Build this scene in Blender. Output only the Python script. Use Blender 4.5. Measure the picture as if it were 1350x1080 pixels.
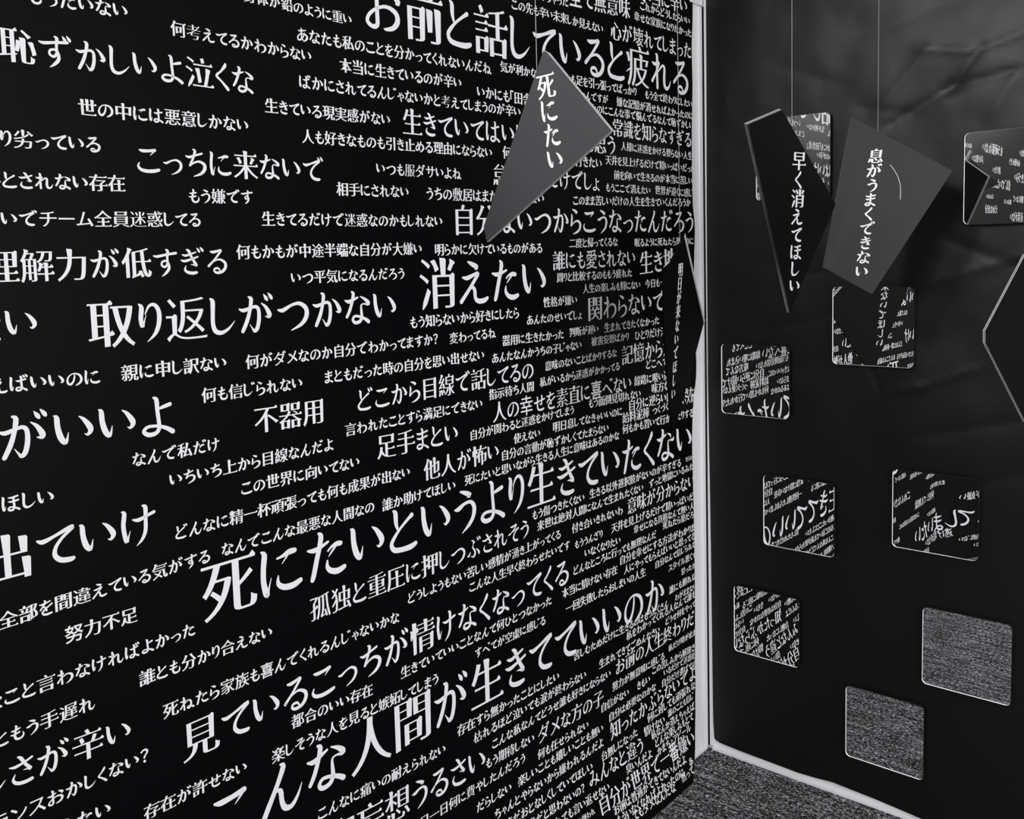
import bpy, bmesh, math, random, unicodedata
from mathutils import Vector, Matrix, noise
from mathutils.geometry import tessellate_polygon

for _o in list(bpy.data.objects):
    bpy.data.objects.remove(_o, do_unlink=True)
SC = bpy.context.scene
COLL = SC.collection

# ------------------------------------------------------------------ camera
CAM = Vector((1.36571, 0.0, 1.5))
FPX, SHIFT = 1248.98, -95.0
RX = Vector((0.755626, 0.654447, -0.026971))
UP = Vector((-0.038490, 0.085471, 0.995597))
FW = Vector((-0.653871, 0.751261, -0.089773))
cd = bpy.data.cameras.new('camera')
cd.sensor_width = 36.0
cd.lens = FPX / 1350.0 * 36.0
cd.shift_y = SHIFT / 1350.0
cd.clip_start = 0.02
cam = bpy.data.objects.new('camera', cd)
m = Matrix((RX, UP, -FW)).transposed().to_4x4()
m.translation = CAM
cam.matrix_world = m
COLL.objects.link(cam)
SC.camera = cam

# ------------------------------------------------------------------ world, ceiling spot and added fill lights
W = bpy.data.worlds.new('gallery_surroundings')
SC.world = W
W.use_nodes = True
nt = W.node_tree
nt.nodes.clear()
tc = nt.nodes.new('ShaderNodeTexCoord')
sp = nt.nodes.new('ShaderNodeSeparateXYZ')
rp = nt.nodes.new('ShaderNodeValToRGB')
bg = nt.nodes.new('ShaderNodeBackground')
wo = nt.nodes.new('ShaderNodeOutputWorld')
nt.links.new(tc.outputs['Generated'], sp.inputs[0])
mp = nt.nodes.new('ShaderNodeMapRange')
mp.inputs['From Min'].default_value = -1
mp.inputs['From Max'].default_value = 1
nt.links.new(sp.outputs['Z'], mp.inputs[0])
nt.links.new(mp.outputs[0], rp.inputs[0])
els = rp.color_ramp.elements
els[0].position = 0.50
els[0].color = (0.30, 0.305, 0.32, 1)
els[1].position = 0.55
els[1].color = (1.0, 1.0, 1.03, 1)
nt.links.new(rp.outputs[0], bg.inputs[0])
bg.inputs[1].default_value = 0.62
nt.links.new(bg.outputs[0], wo.inputs[0])

def lamp(name, loc, target, size, power, sy=None):
    l = bpy.data.lights.new(name, 'AREA')
    l.energy = power
    l.shape = 'RECTANGLE'
    l.size = size
    l.size_y = sy or size
    o = bpy.data.objects.new(name, l)
    o.location = loc
    o.rotation_euler = (Vector(target) - Vector(loc)).to_track_quat('-Z', 'Y').to_euler()
    COLL.objects.link(o)
    return o
def spot(name, loc, target, power, cone, radius):
    l = bpy.data.lights.new(name, 'SPOT')
    l.energy = power
    l.spot_size = math.radians(cone)
    l.spot_blend = 0.6
    l.shadow_soft_size = radius
    o = bpy.data.objects.new(name, l)
    o.location = loc
    o.rotation_euler = (Vector(target) - Vector(loc)).to_track_quat('-Z', 'Y').to_euler()
    COLL.objects.link(o)
spot('ceiling_spot_lamp', (0.2, 0.25, 2.5), (0.95, 2.42, 1.42), 52, 56, 0.09)
lamp('side_fill_light', (2.7, 1.0, 1.35), (0.0, 2.3, 0.6), 2.4, 50)  # added fill from the right, brightens the lettering near the corner
lamp('rear_fill_light', (0.9, -1.6, 2.7), (0.6, 2.2, 1.0), 0.9, 30)  # unseen light added behind the camera to brighten panels and walls

SC.view_settings.view_transform = 'Standard'
SC.view_settings.look = 'None'
SC.view_settings.gamma = 1.0
SC.view_settings.use_curve_mapping = False
SC.view_settings.exposure = 0.0

# ------------------------------------------------------------------ materials
def mat(name, col, rough=0.6, spec=0.5, metal=0.0):
    a = bpy.data.materials.new(name)
    a.use_nodes = True
    b = a.node_tree.nodes['Principled BSDF']
    b.inputs['Base Color'].default_value = (*col, 1)
    b.inputs['Roughness'].default_value = rough
    b.inputs['Specular IOR Level'].default_value = spec
    b.inputs['Metallic'].default_value = metal
    return a
def bump(a, scale, strength, dist=0.001, detail=3.0, rough_var=None, coords='Object', stretch=(1, 1, 1)):
    t = a.node_tree
    b = t.nodes['Principled BSDF']
    c = t.nodes.new('ShaderNodeTexCoord')
    mpg = t.nodes.new('ShaderNodeMapping')
    mpg.inputs['Scale'].default_value = stretch
    n = t.nodes.new('ShaderNodeTexNoise')
    n.inputs['Scale'].default_value = scale
    n.inputs['Detail'].default_value = detail
    bu = t.nodes.new('ShaderNodeBump')
    bu.inputs['Strength'].default_value = strength
    bu.inputs['Distance'].default_value = dist
    t.links.new(c.outputs[coords], mpg.inputs[0])
    t.links.new(mpg.outputs[0], n.inputs[0])
    t.links.new(n.outputs[0], bu.inputs['Height'])
    t.links.new(bu.outputs[0], b.inputs['Normal'])
    return n
M_INK = mat('white_ink', (0.86, 0.865, 0.88), 0.7, 0.1)
M_PAPER = mat('black_printed_paper', (0.0016, 0.0018, 0.0023), 0.42, 0.06)
bump(M_PAPER, 9.0, 0.25, 0.004)
M_CRUMPLE = mat('black_crumpled_paper', (0.0034, 0.0036, 0.0043), 0.42, 0.34)
bump(M_CRUMPLE, 14.0, 0.2, 0.003)
M_WHITE = mat('white_painted_board', (0.85, 0.855, 0.87), 0.5, 0.3)
bump(M_WHITE, 60.0, 0.08, 0.001)
M_TRIM = mat('white_aluminium_trim', (0.88, 0.885, 0.9), 0.35, 0.5)
bump(M_TRIM, 40.0, 0.05, 0.001)
M_GAP = mat('dark_joint', (0.012, 0.012, 0.013), 0.8, 0.1)
bump(M_GAP, 50.0, 0.05, 0.001)
M_MIRROR = mat('mirror_silvering', (0.93, 0.935, 0.94), 0.0, 0.5, 1.0)
M_BEVEL = mat('polished_mirror_edge', (0.9, 0.9, 0.92), 0.4, 0.5)
bump(M_BEVEL, 90.0, 0.1, 0.0005)
M_BACK = mat('mirror_backing', (0.01, 0.01, 0.011), 0.6, 0.2)
bump(M_BACK, 80.0, 0.1, 0.0005)
M_CARD = mat('black_laminated_board', (0.004, 0.0042, 0.005), 0.45, 0.12)
M_SHEEN = mat('black_board_painted_sheen', (0.016, 0.0163, 0.018), 0.5, 0.28)  # black laminate, its reflected sheen put into the base colour
bump(M_SHEEN, 300.0, 0.04, 0.0004)
M_BRIGHT_SHEEN = mat('black_board_painted_bright_sheen', (0.058, 0.059, 0.062), 0.45, 0.4)  # same black laminate, lightened in colour for the light on the kite panel
bump(M_BRIGHT_SHEEN, 300.0, 0.04, 0.0004)
bump(M_CARD, 300.0, 0.04, 0.0004)
M_BLANK = mat('black_blank_board', (0.002, 0.0021, 0.0025), 0.5, 0.04)
bump(M_BLANK, 9.0, 0.2, 0.004)
M_WEDGE = mat('white_board_edge', (0.75, 0.755, 0.77), 0.6, 0.3)
bump(M_WEDGE, 200.0, 0.1, 0.0005)
M_EDGE = mat('polished_board_edge', (0.86, 0.865, 0.88), 0.3, 0.5, 1.0)
bump(M_EDGE, 200.0, 0.1, 0.0005)
M_CORE = mat('grey_board_core', (0.03, 0.03, 0.033), 0.8, 0.2)
bump(M_CORE, 200.0, 0.1, 0.0005)
M_STRING = mat('clear_nylon_string', (0.22, 0.225, 0.235), 0.35, 0.5)
M_RAIL = mat('grey_steel_rail', (0.3, 0.3, 0.32), 0.4, 0.5, 0.6)
bump(M_RAIL, 50.0, 0.05, 0.001)

def carpet():
    a = bpy.data.materials.new('charcoal_carpet')
    a.use_nodes = True
    t = a.node_tree
    b = t.nodes['Principled BSDF']
    b.inputs['Roughness'].default_value = 0.95
    b.inputs['Specular IOR Level'].default_value = 0.1
    c = t.nodes.new('ShaderNodeTexCoord')
    def tex(scale, stretch, detail, rot=0.0):
        mg = t.nodes.new('ShaderNodeMapping')
        mg.inputs['Scale'].default_value = stretch
        mg.inputs['Rotation'].default_value = (0, 0, rot)
        n = t.nodes.new('ShaderNodeTexNoise')
        n.inputs['Scale'].default_value = scale
        n.inputs['Detail'].default_value = detail
        n.inputs['Roughness'].default_value = 0.75
        t.links.new(c.outputs['Object'], mg.inputs[0])
        t.links.new(mg.outputs[0], n.inputs[0])
        return n
    n1 = tex(190.0, (0.55, 1.35, 1), 4.0)
    n2 = tex(26.0, (0.35, 2.2, 1), 3.0)
    mx = t.nodes.new('ShaderNodeMath'); mx.operation = 'MULTIPLY_ADD'
    mx.inputs[1].default_value = 0.30
    t.links.new(n2.outputs[0], mx.inputs[0])
    t.links.new(n1.outputs[0], mx.inputs[2])
    r = t.nodes.new('ShaderNodeValToRGB')
    e = r.color_ramp.elements
    e[0].position = 0.585; e[0].color = (0.006, 0.006, 0.007, 1)
    e[1].position = 0.80; e[1].color = (0.85, 0.85, 0.88, 1)
    k = e.new(0.675); k.color = (0.055, 0.055, 0.06, 1)
    t.links.new(mx.outputs[0], r.inputs[0])
    t.links.new(r.outputs[0], b.inputs['Base Color'])
    bu = t.nodes.new('ShaderNodeBump')
    bu.inputs['Strength'].default_value = 0.6
    bu.inputs['Distance'].default_value = 0.003
    t.links.new(n1.outputs[0], bu.inputs['Height'])
    t.links.new(bu.outputs[0], b.inputs['Normal'])
    return a
M_CARPET = carpet()

# ------------------------------------------------------------------ mesh helpers
def mesh_obj(name, V, F, material, parent=None, smooth=False, mats=None, midx=None):
    me = bpy.data.meshes.new(name)
    me.from_pydata([tuple(v) for v in V], [], F)
    for a in (mats or [material]):
        me.materials.append(a)
    if midx:
        for p, i in zip(me.polygons, midx):
            p.material_index = i
    if smooth:
        for p in me.polygons:
            p.use_smooth = True
    me.update()
    o = bpy.data.objects.new(name, me)
    COLL.objects.link(o)
    if parent:
        o.parent = parent
        o.matrix_parent_inverse = parent.matrix_world.inverted() if parent.type != 'EMPTY' else Matrix.Translation(-parent.location)
    return o
def box_geo(V, F, lo, hi):
    b = len(V)
    x0, y0, z0 = lo
    x1, y1, z1 = hi
    V += [(x0, y0, z0), (x1, y0, z0), (x1, y1, z0), (x0, y1, z0), (x0, y0, z1), (x1, y0, z1), (x1, y1, z1), (x0, y1, z1)]
    F += [tuple(b + i for i in q) for q in ((3, 2, 1, 0), (4, 5, 6, 7), (0, 1, 5, 4), (1, 2, 6, 5), (2, 3, 7, 6), (3, 0, 4, 7))]
def boxes(name, bs, material, parent=None, bevel=0.0):
    V, F = [], []
    for lo, hi in bs:
        box_geo(V, F, lo, hi)
    o = mesh_obj(name, V, F, material, parent)
    if bevel:
        md = o.modifiers.new('bevel', 'BEVEL')
        md.width = bevel
        md.segments = 2
    return o
def tube(pts, r, seg=8):
    V, F = [], []
    n = len(pts)
    for i, p in enumerate(pts):
        d = (Vector(pts[min(i + 1, n - 1)]) - Vector(pts[max(i - 1, 0)])).normalized()
        a = d.orthogonal().normalized()
        if i and abs(a.dot(pa)) < 0.99:
            a = (pa - d * pa.dot(d)).normalized()
        pa = a
        b = d.cross(a)
        for k in range(seg):
            t = 2 * math.pi * k / seg
            V.append(Vector(p) + (a * math.cos(t) + b * math.sin(t)) * r)
    for i in range(n - 1):
        for k in range(seg):
            F.append((i * seg + k, i * seg + (k + 1) % seg, (i + 1) * seg + (k + 1) % seg, (i + 1) * seg + k))
    F.append(tuple(range(seg - 1, -1, -1)))
    F.append(tuple((n - 1) * seg + k for k in range(seg)))
    return V, F
def structure(o):
    o['kind'] = 'structure'
    return o
def thing(o, label, cat, group=None):
    o['label'] = label
    o['category'] = cat
    if group:
        o['group'] = group
    return o
def empty(name, loc):
    o = bpy.data.objects.new(name, None)
    o.location = loc
    o.empty_display_size = 0.05
    COLL.objects.link(o)
    return o

# ------------------------------------------------------------------ lettering: brush strokes for kana, re-cut outlines for kanji
KANA = '''い 9,82,3 14,77,9 15,55,10 20,33,11 28,21,9 33,26,5 37,42,1/62,74,2 72,66,7 84,48,11 85,38,9 78,31,5 72,34,1
た 10,66,3 24,63,8 40,66,6 57,72,4/36,93,4 41,87,9 38,70,9 30,45,9 22,18,9 18,8,8/56,54,3 64,60,4 76,63,8 86,62,8/76,61,4 64,50,3 57,43,1/54,36,3 53,24,7 62,14,9 78,10,10 93,14,8
に 12,90,3 18,83,9 15,60,9 14,35,9 18,13,10 21,10,7 24,20,3 30,38,1/44,70,3 56,72,5 70,76,9 82,76,8/70,75,4 60,64,2 54,58,1/45,38,2 44,24,7 56,14,9 76,12,10 92,17,8
と 30,93,3 36,87,9 37,66,8 41,52,4/80,74,8 70,68,6 48,53,5 30,36,7 23,24,8 30,12,9 50,8,9 74,8,10 88,12,8
し 22,93,4 28,86,10 27,60,9 26,32,9 32,14,10 48,9,8 68,18,5 86,36,1
て 8,70,4 20,65,9 45,72,6 72,81,8 87,84,9 80,77,6 62,64,6 47,46,7 44,28,9 56,14,10 76,10,10 84,11,8
き 18,75,3 30,71,7 50,76,6 72,83,4/12,55,3 26,51,8 52,57,6 80,66,5/36,93,4 45,87,9 54,66,8 66,45,9 73,34,8 60,37,4 50,38,1/31,34,2 26,20,7 36,10,9 56,6,10 72,8,8
か 6,64,3 18,60,8 40,66,6 53,68,7 61,60,8 61,36,9 55,14,9 47,7,8 42,12,4 34,24,1/34,93,4 41,87,9 36,60,8 26,32,9 13,8,8/70,76,2 82,66,7 92,48,11 90,41,8 80,42,1
な 10,70,3 24,66,9 42,72,6 55,77,4/34,93,4 40,87,9 34,64,8 24,40,8 14,24,7/64,79,2 80,71,7 92,60,10 88,56,6 76,58,3 66,54,4 66,34,7 66,20,8 58,9,8 42,7,8 34,15,7 42,25,6 62,22,6 80,14,8 90,7,9
の 52,74,3 52,60,6 46,36,7 32,16,9 18,16,9 10,34,8 16,58,6 36,76,4 60,78,6 82,66,9 90,44,10 84,24,9 66,10,6 56,6,2
く 64,94,7 61,86,10 44,66,6 27,50,8 44,34,6 62,16,9 71,6,10
お 8,66,3 22,62,8 38,66,6 54,71,4/32,93,4 38,87,9 37,60,8 37,30,8 36,12,8 24,8,7 12,16,7 18,30,6 38,44,5 62,50,6 84,42,9 88,26,10 76,12,8 58,7,5 52,8,1/68,79,2 78,75,7 92,63,10 86,60,4
え 36,93,3 48,88,8 63,81,9 58,77,3/18,60,3 32,58,8 54,65,6 66,67,8 56,54,7 36,32,7 12,8,8/34,30,2 46,38,6 54,32,8 56,14,8 66,7,9 84,8,9 94,13,6
よ 54,65,4 68,69,7 84,73,8/44,93,4 51,87,9 52,60,8 54,34,8 54,20,8 46,9,8 28,7,9 16,16,8 26,26,6 50,25,6 72,17,8 87,7,10
り 26,89,3 32,81,9 29,56,9 32,38,8 36,46,3 42,64,1/40,66,2 50,84,5 64,86,7 73,70,9 72,44,9 62,20,7 42,2,1
う 34,91,3 48,86,8 64,78,9 56,75,3/16,54,3 28,54,9 46,62,6 66,62,7 76,48,10 72,28,9 58,12,7 36,-2,1
る 24,84,4 36,82,9 56,86,7 68,88,8 58,74,7 38,52,6 14,30,8/14,30,6 34,46,4 60,54,6 82,42,9 84,24,10 70,8,9 48,4,8 36,11,6 40,20,6 54,20,6 62,8,3
こ 22,80,4 34,77,9 56,78,8 78,81,9/78,80,5 68,70,3 60,63,1/20,37,2 15,24,7 26,12,9 50,8,10 74,10,10 90,14,8
ち 10,70,3 24,66,8 50,74,6 74,81,6/40,94,4 47,88,9 40,66,7 28,42,7 24,34,4 40,46,5 62,52,7 82,42,10 82,24,11 66,8,8 38,-2,2
つ 4,56,4 18,54,9 44,66,6 70,70,8 90,56,11 90,34,11 72,14,8 42,1,2
す 6,73,3 20,70,8 54,76,7 92,81,8/54,94,4 61,88,9 58,66,7 58,44,7 48,32,7 36,38,6 38,50,6 52,54,6 62,44,7 62,24,9 48,8,7 34,-2,1
ん 48,93,3 54,87,9 40,58,8 22,28,9 8,4,9/22,30,3 36,46,4 46,44,8 48,24,8 54,9,9 68,6,8 82,20,5 92,40,1
け 14,89,3 20,83,9 16,56,9 18,30,9 22,15,9 26,22,4 32,38,1/40,64,3 54,60,8 76,66,6 94,71,7/66,93,4 73,87,9 72,60,8 70,30,8 60,10,6 46,-2,1
は 12,89,3 18,83,9 15,56,9 15,30,9 19,12,9 23,18,4 28,34,1/42,66,3 56,63,8 76,68,6 92,72,7/64,91,4 70,85,9 69,60,8 70,34,8 70,20,8 62,9,8 48,8,8 40,16,7 48,26,6 66,24,6 82,16,7 94,8,9
ほ 12,89,3 18,83,9 15,56,9 15,30,9 19,12,9 23,18,4 28,34,1/42,82,3 56,79,7 90,86,7/42,59,3 56,56,7 92,62,7/68,81,8 69,60,8 70,34,8 70,20,8 62,9,8 48,8,8 40,16,7 48,26,6 66,24,6 82,16,7 94,8,9
ま 18,76,3 34,72,8 60,76,6 82,81,7/20,54,3 34,50,8 60,54,6 80,59,7/46,94,4 53,88,9 52,60,8 53,34,8 53,20,8 44,8,8 28,7,8 20,15,7 30,25,6 52,22,6 70,15,7 84,6,9
も 42,93,4 48,87,9 42,60,8 36,34,9 42,12,10 60,5,9 78,12,8 84,28,6 80,44,1/18,68,3 34,64,8 66,71,6/14,44,3 30,40,8 64,47,6
れ 24,93,4 30,87,9 29,50,8 30,5,8/6,70,3 18,66,8 36,72,6 38,68,6 22,42,6 5,21,8/8,24,2 36,50,4 56,66,6 66,60,8 64,36,9 66,14,9 78,7,8 90,16,5 97,30,1
わ 24,93,4 30,87,9 29,50,8 30,5,8/6,70,3 18,66,8 36,72,6 38,68,6 22,42,6 5,21,8/8,24,2 36,48,4 60,60,6 84,52,9 90,32,11 78,12,8 54,-1,2
ね 24,93,4 30,87,9 29,50,8 30,5,8/6,70,3 18,66,8 36,72,6 38,68,6 22,42,6 5,21,8/8,24,2 36,50,4 58,64,6 76,54,8 78,30,9 72,12,8 58,7,8 52,15,7 64,22,6 82,15,8 94,6,9
ら 34,93,3 48,88,8 61,81,9 54,78,3/28,73,4 30,60,8 26,36,7 24,28,5 42,42,4 66,48,7 82,36,11 78,16,9 58,3,7 34,-3,1
ろ 24,84,4 36,82,9 56,86,7 68,88,8 58,74,7 38,52,6 12,28,8/12,28,6 34,44,4 62,52,6 84,40,9 86,24,11 72,8,8 44,-3,1
さ 12,68,3 28,64,8 56,70,6 80,79,6/38,94,4 47,87,9 60,62,8 74,43,9 66,45,5 52,46,1/27,40,2 20,24,7 30,10,9 54,5,10 76,8,9
せ 6,52,3 20,50,9 56,58,6 94,65,7/66,87,3 72,81,8 70,54,8 66,37,8 58,39,4 52,43,1/30,81,3 36,75,8 34,44,8 36,18,9 50,8,9 72,8,10 86,12,8
そ 26,84,4 38,82,8 58,86,7 70,87,8 56,70,6 34,54,5 10,45,7/12,46,5 34,54,4 60,60,5 88,66,7 70,56,4 52,40,7 46,22,9 56,8,10 76,4,9
ふ 40,91,3 50,85,7 58,77,8 48,73,3/52,67,3 46,54,6 58,38,8 62,20,9 52,7,9 40,8,4 32,14,1/8,16,3 18,18,8 30,34,2/70,42,2 82,32,7 92,16,9 86,14,4
へ 4,38,4 16,42,9 34,62,7 44,60,8 66,40,8 94,14,10
ひ 10,76,4 24,76,8 40,84,7 28,62,7 20,36,8 30,12,9 50,6,9 68,22,8 74,48,7 72,80,6/73,78,5 78,62,7 94,44,9
め 26,81,3 32,75,8 38,46,8 50,18,8/60,89,3 64,81,8 48,44,7 28,14,8 14,18,8 12,40,7 34,62,5 64,66,6 88,50,10 88,26,11 66,6,7 52,0,1
む 10,70,3 24,66,8 58,74,5/34,93,4 40,87,9 36,60,8 36,36,8 26,24,7 14,32,6 20,44,6 36,40,6 36,20,8 46,8,9 68,6,9 80,14,7 82,36,2/72,71,2 84,61,7 92,47,9
み 20,82,4 32,80,8 50,86,8 46,66,7 32,30,8 18,12,8 8,22,8 18,36,6 46,34,6 74,22,7 92,12,9/76,57,3 80,51,8 72,22,8 52,-2,2
や 6,52,4 18,50,9 48,66,6 74,70,8 88,54,10 78,38,8 60,38,2/28,87,3 36,81,8 46,44,8 58,0,9/54,93,2 64,85,8 62,78,3
を 16,76,3 30,72,8 60,78,6 78,83,5/44,94,4 50,88,8 40,64,7 20,40,7/22,42,4 34,52,4 48,50,7 54,28,8/86,63,8 70,53,6 44,36,7 30,20,8 40,6,9 64,3,10 82,6,8
あ 16,77,3 30,74,7 60,80,6 78,84,5/38,93,4 44,87,8 40,54,7 46,22,7 52,10,7/66,65,3 66,54,6 48,26,7 26,8,8 12,14,8 12,32,7 32,52,5 60,56,6 84,46,9 88,26,11 70,8,7 54,0,1
'''
STR = {}
for l in KANA.strip().split('\n'):
    c, d = l.split(' ', 1)
    STR[c] = [[tuple(map(float, p.split(','))) for p in s.split()] for s in d.strip().split('/')]
is_kana=lambda c: 0x3040<=ord(c)<=0x30ff
def outline(ch):
    cu=bpy.data.curves.new('t','FONT'); cu.body=ch; cu.size=1.0
    ob=bpy.data.objects.new('t',cu); bpy.context.scene.collection.objects.link(ob)
    dg=bpy.context.evaluated_depsgraph_get()
    c=ob.to_curve(dg)
    loops=[]
    for s in c.splines:
        bp=s.bezier_points; n=len(bp); pts=[]
        for i in range(n):
            a,b=bp[i],bp[(i+1)%n]
            p0,p1,p2,p3=a.co.xy,a.handle_right.xy,b.handle_left.xy,b.co.xy
            d=(p3-p0)
            L=d.length
            if L<1e-6: continue
            dev=max(abs(d.x*(p1-p0).y-d.y*(p1-p0).x),abs(d.x*(p2-p0).y-d.y*(p2-p0).x))/L
            k=1 if dev<.002 else (3 if dev<.02 else (5 if dev<.08 else 8))
            for j in range(k):
                t=j/k; u=1-t
                pts.append((u*u*u*p0+3*u*u*t*p1+3*u*t*t*p2+t*t*t*p3))
        if len(pts)>2: loops.append(pts)
    ob.to_curve_clear()
    bpy.data.objects.remove(ob); bpy.data.curves.remove(cu)
    return loops
def area(p): return .5*sum(p[i].x*p[(i+1)%len(p)].y-p[(i+1)%len(p)].x*p[i].y for i in range(len(p)))
def clean(p,eps=.004):
    q=[]
    for a in p:
        if not q or (a-q[-1]).length>eps: q.append(a.copy())
    while len(q)>3 and (q[0]-q[-1]).length<=eps: q.pop()
    # drop collinear
    r=[]
    n=len(q)
    for i in range(n):
        a,b,c=q[i-1],q[i],q[(i+1)%n]
        u=(b-a).normalized(); v=(c-b).normalized()
        if abs(u.x*v.y-u.y*v.x)>.01 or u.dot(v)<0: r.append(b)
    return r if len(r)>2 else q
def shift(p,h):
    """move every edge along its outward normal by h(n), corners re-intersected"""
    n=len(p); out=[]
    N=[]
    for i in range(n):
        d=(p[(i+1)%n]-p[i]).normalized(); N.append(Vector((d.y,-d.x)))
    for i in range(n):
        n0,n1=N[i-1],N[i]; h0,h1=h(n0),h(n1)
        det=n0.x*n1.y-n0.y*n1.x
        if abs(det)>.25:
            v=Vector(((h0*n1.y-h1*n0.y)/det,(n0.x*h1-n1.x*h0)/det))
        else:
            m=(n0+n1)
            m=m.normalized() if m.length>.1 else n0
            v=m*((h0+h1)/2)
        if v.length>.06: v*=.06/v.length
        out.append(p[i]+v)
    return out
def style(ch,caps_on=True,fat=0.0):
    kana=is_kana(ch); L=outline(ch); res=[]
    dense=sum(len(p) for p in L)>95
    for p in L:
        p=clean(p); hole=area(p)<0; n=len(p)
        if kana:
            h=lambda m:.013*(m.x*.94+m.y*.34)**2-.014*(m.y*.94-m.x*.34)**2
        elif ch in '「」？': h=lambda m:.004
        elif dense: h=lambda m:.010*m.x*m.x-.016*m.y*m.y
        else: h=lambda m:.021*m.x*m.x-.018*m.y*m.y
        q=shift(p,lambda m:h(m)+fat)
        if ch in '「」？' or (n<=4 and not hole and abs(area(p))<.02 and not kana and min(abs(e.x) for e in [p[(i+1)%n]-p[i] for i in range(n)])>.01): res.append(q); continue
        r=[]; skip=set()
        E=[(p[(i+1)%n]-p[i]) for i in range(n)]
        def conv(i):
            a,b=E[i-1],E[i]; return a.x*b.y-a.y*b.x>.35*a.length*b.length
        i=0; caps={}
        for i in range(n):
            j=(i+1)%n
            if caps_on and not hole and .03<E[i].length<.115 and conv(i) and conv(j) and E[i-1].length>.07 and E[j].length>.07:
                caps[i]=1
        for i in range(n):
            j=(i+1)%n; d=E[i].normalized(); nx,ny=d.y,-d.x
            prevcap=(i-1)%n in caps
            if i in caps:
                a,b=q[i],q[j]
                t=(b-a)
                if kana:
                    o=Vector((nx,ny))*.016
                    r+= [a-o*.8, a+t*.22+o*.5, a+t*.5+o, a+t*.78+o*.5, b-o*.8]
                elif nx>.9:      # right end of a horizontal: triangle (a lower, b upper)
                    r+= [a+Vector((.0,0)), b+Vector((.012,.0)), b+Vector((-.035,.062)), b+Vector((-.105,.0))]
                elif ny<-.25 and nx<-.25:   # left-falling stroke: to a point
                    m=a.lerp(b,.5); r+=[m+(a-m)*.25+Vector((nx,ny))*.02, m+(b-m)*.25+Vector((nx,ny))*.02]
                elif ny>.9:      # top of a vertical (a right, b left)
                    r+= [a+Vector((.02,-.018)), a+Vector((-.01,.012)), b+Vector((-.028,.022))]
                elif nx<-.9:     # left end of a horizontal
                    r+= [a+Vector((0,.004)),b]
                elif ny<-.9:
                    r+= [a+t*.0, b+Vector((0,.01))]
                elif nx>.3 and ny<-.2:  # right-falling end: flat heavy foot
                    r+= [a, b+Vector((.03,.012))]
                else: r+=[a,b]
            elif prevcap: continue
            else:
                # shoulder on box corners
                if caps_on and not kana and not hole and conv(i) and E[i-1].length>.2 and E[i].length>.16 :
                    d0=E[i-1].normalized(); n0=Vector((d0.y,-d0.x))
                    if nx<-.0 and False: pass
                    # moving up a right side then left along a top: corner top-right
                    if n0.x>.9 and ny>.9:
                        c=q[i]; r+=[c+Vector((.02,-.03)),c+Vector((.022,.008)),c+Vector((-.03,.038)),c+Vector((-.085,0))]; continue
                r.append(q[i])
        res.append(r)
    return res
def inside(pt,l):
    c=False;n=len(l)
    for i in range(n):
        a,b=l[i],l[i-1]
        if (a.y>pt.y)!=(b.y>pt.y) and pt.x<(b.x-a.x)*(pt.y-a.y)/(b.y-a.y)+a.x: c=not c
    return c
def faces(loops):
    outs=[l for l in loops if area(l)>0]; holes=[l for l in loops if area(l)<=0]
    V=[];F=[]
    own={i:[] for i in range(len(outs))}
    for h in holes:
        c=[i for i,o in enumerate(outs) if inside(h[0],o)]
        if c: own[min(c,key=lambda i:area(outs[i]))].append(h)
    for i,o in enumerate(outs):
        ls=[o]+own[i]; b=len(V)
        tri=tessellate_polygon([[Vector((v.x,v.y,0)) for v in l] for l in ls])
        V+=[(v.x,v.y) for l in ls for v in l]; F+=[tuple(b+k for k in t) for t in tri]
    return V,F
DAK=[[(78,98,2),(84,89,8),(87,84,6)],[(91,101,2),(98,92,8),(101,87,6)]]
SMALL=dict(zip('っゃょ','つやよ'))
def ribbon(st,k,fat):
    pts=[]
    n=len(st)
    for i in range(n-1):
        p0=st[max(i-1,0)];p1=st[i];p2=st[i+1];p3=st[min(i+2,n-1)]
        for j in range(k):
            t=j/k
            pts.append(tuple(.5*(2*b+(c-a)*t+(2*a-5*b+4*c-d)*t*t+(3*b-a-3*c+d)*t**3) for a,b,c,d in zip(p0,p1,p2,p3)))
    pts.append(st[-1])
    V=[];F=[];m=len(pts)
    for i,(x,y,w) in enumerate(pts):
        a=pts[max(i-1,0)];b=pts[min(i+1,m-1)]
        dx,dy=b[0]-a[0],b[1]-a[1];l=math.hypot(dx,dy) or 1;w=max(w,.8)*.5*1.18*fat
        V+=[(x-dy/l*w,y+dx/l*w),(x+dy/l*w,y-dx/l*w)]
    F=[(2*i,2*i+1,2*i+3,2*i+2) for i in range(m-1)]
    for e,(x,y,w),i0,i1 in((0,pts[0],0,1),(1,pts[-1],2*m-1,2*m-2)):
        r=V[i0];s=V[i1];cx,cy=x,y;b=len(V)
        ang=math.atan2(r[1]-cy,r[0]-cx);rad=max(w,.8)*.59*fat
        V+=[(cx+rad*math.cos(ang+math.pi*q/4),cy+rad*math.sin(ang+math.pi*q/4)) for q in (1,2,3)]
        F.append((i0,b,b+1,b+2,i1))
    return V,F
def tri_area(v,f):
    return sum(abs((v[b][0]-v[a][0])*(v[c][1]-v[a][1])-(v[c][0]-v[a][0])*(v[b][1]-v[a][1]))/2 for a,b,c in f)
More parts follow.
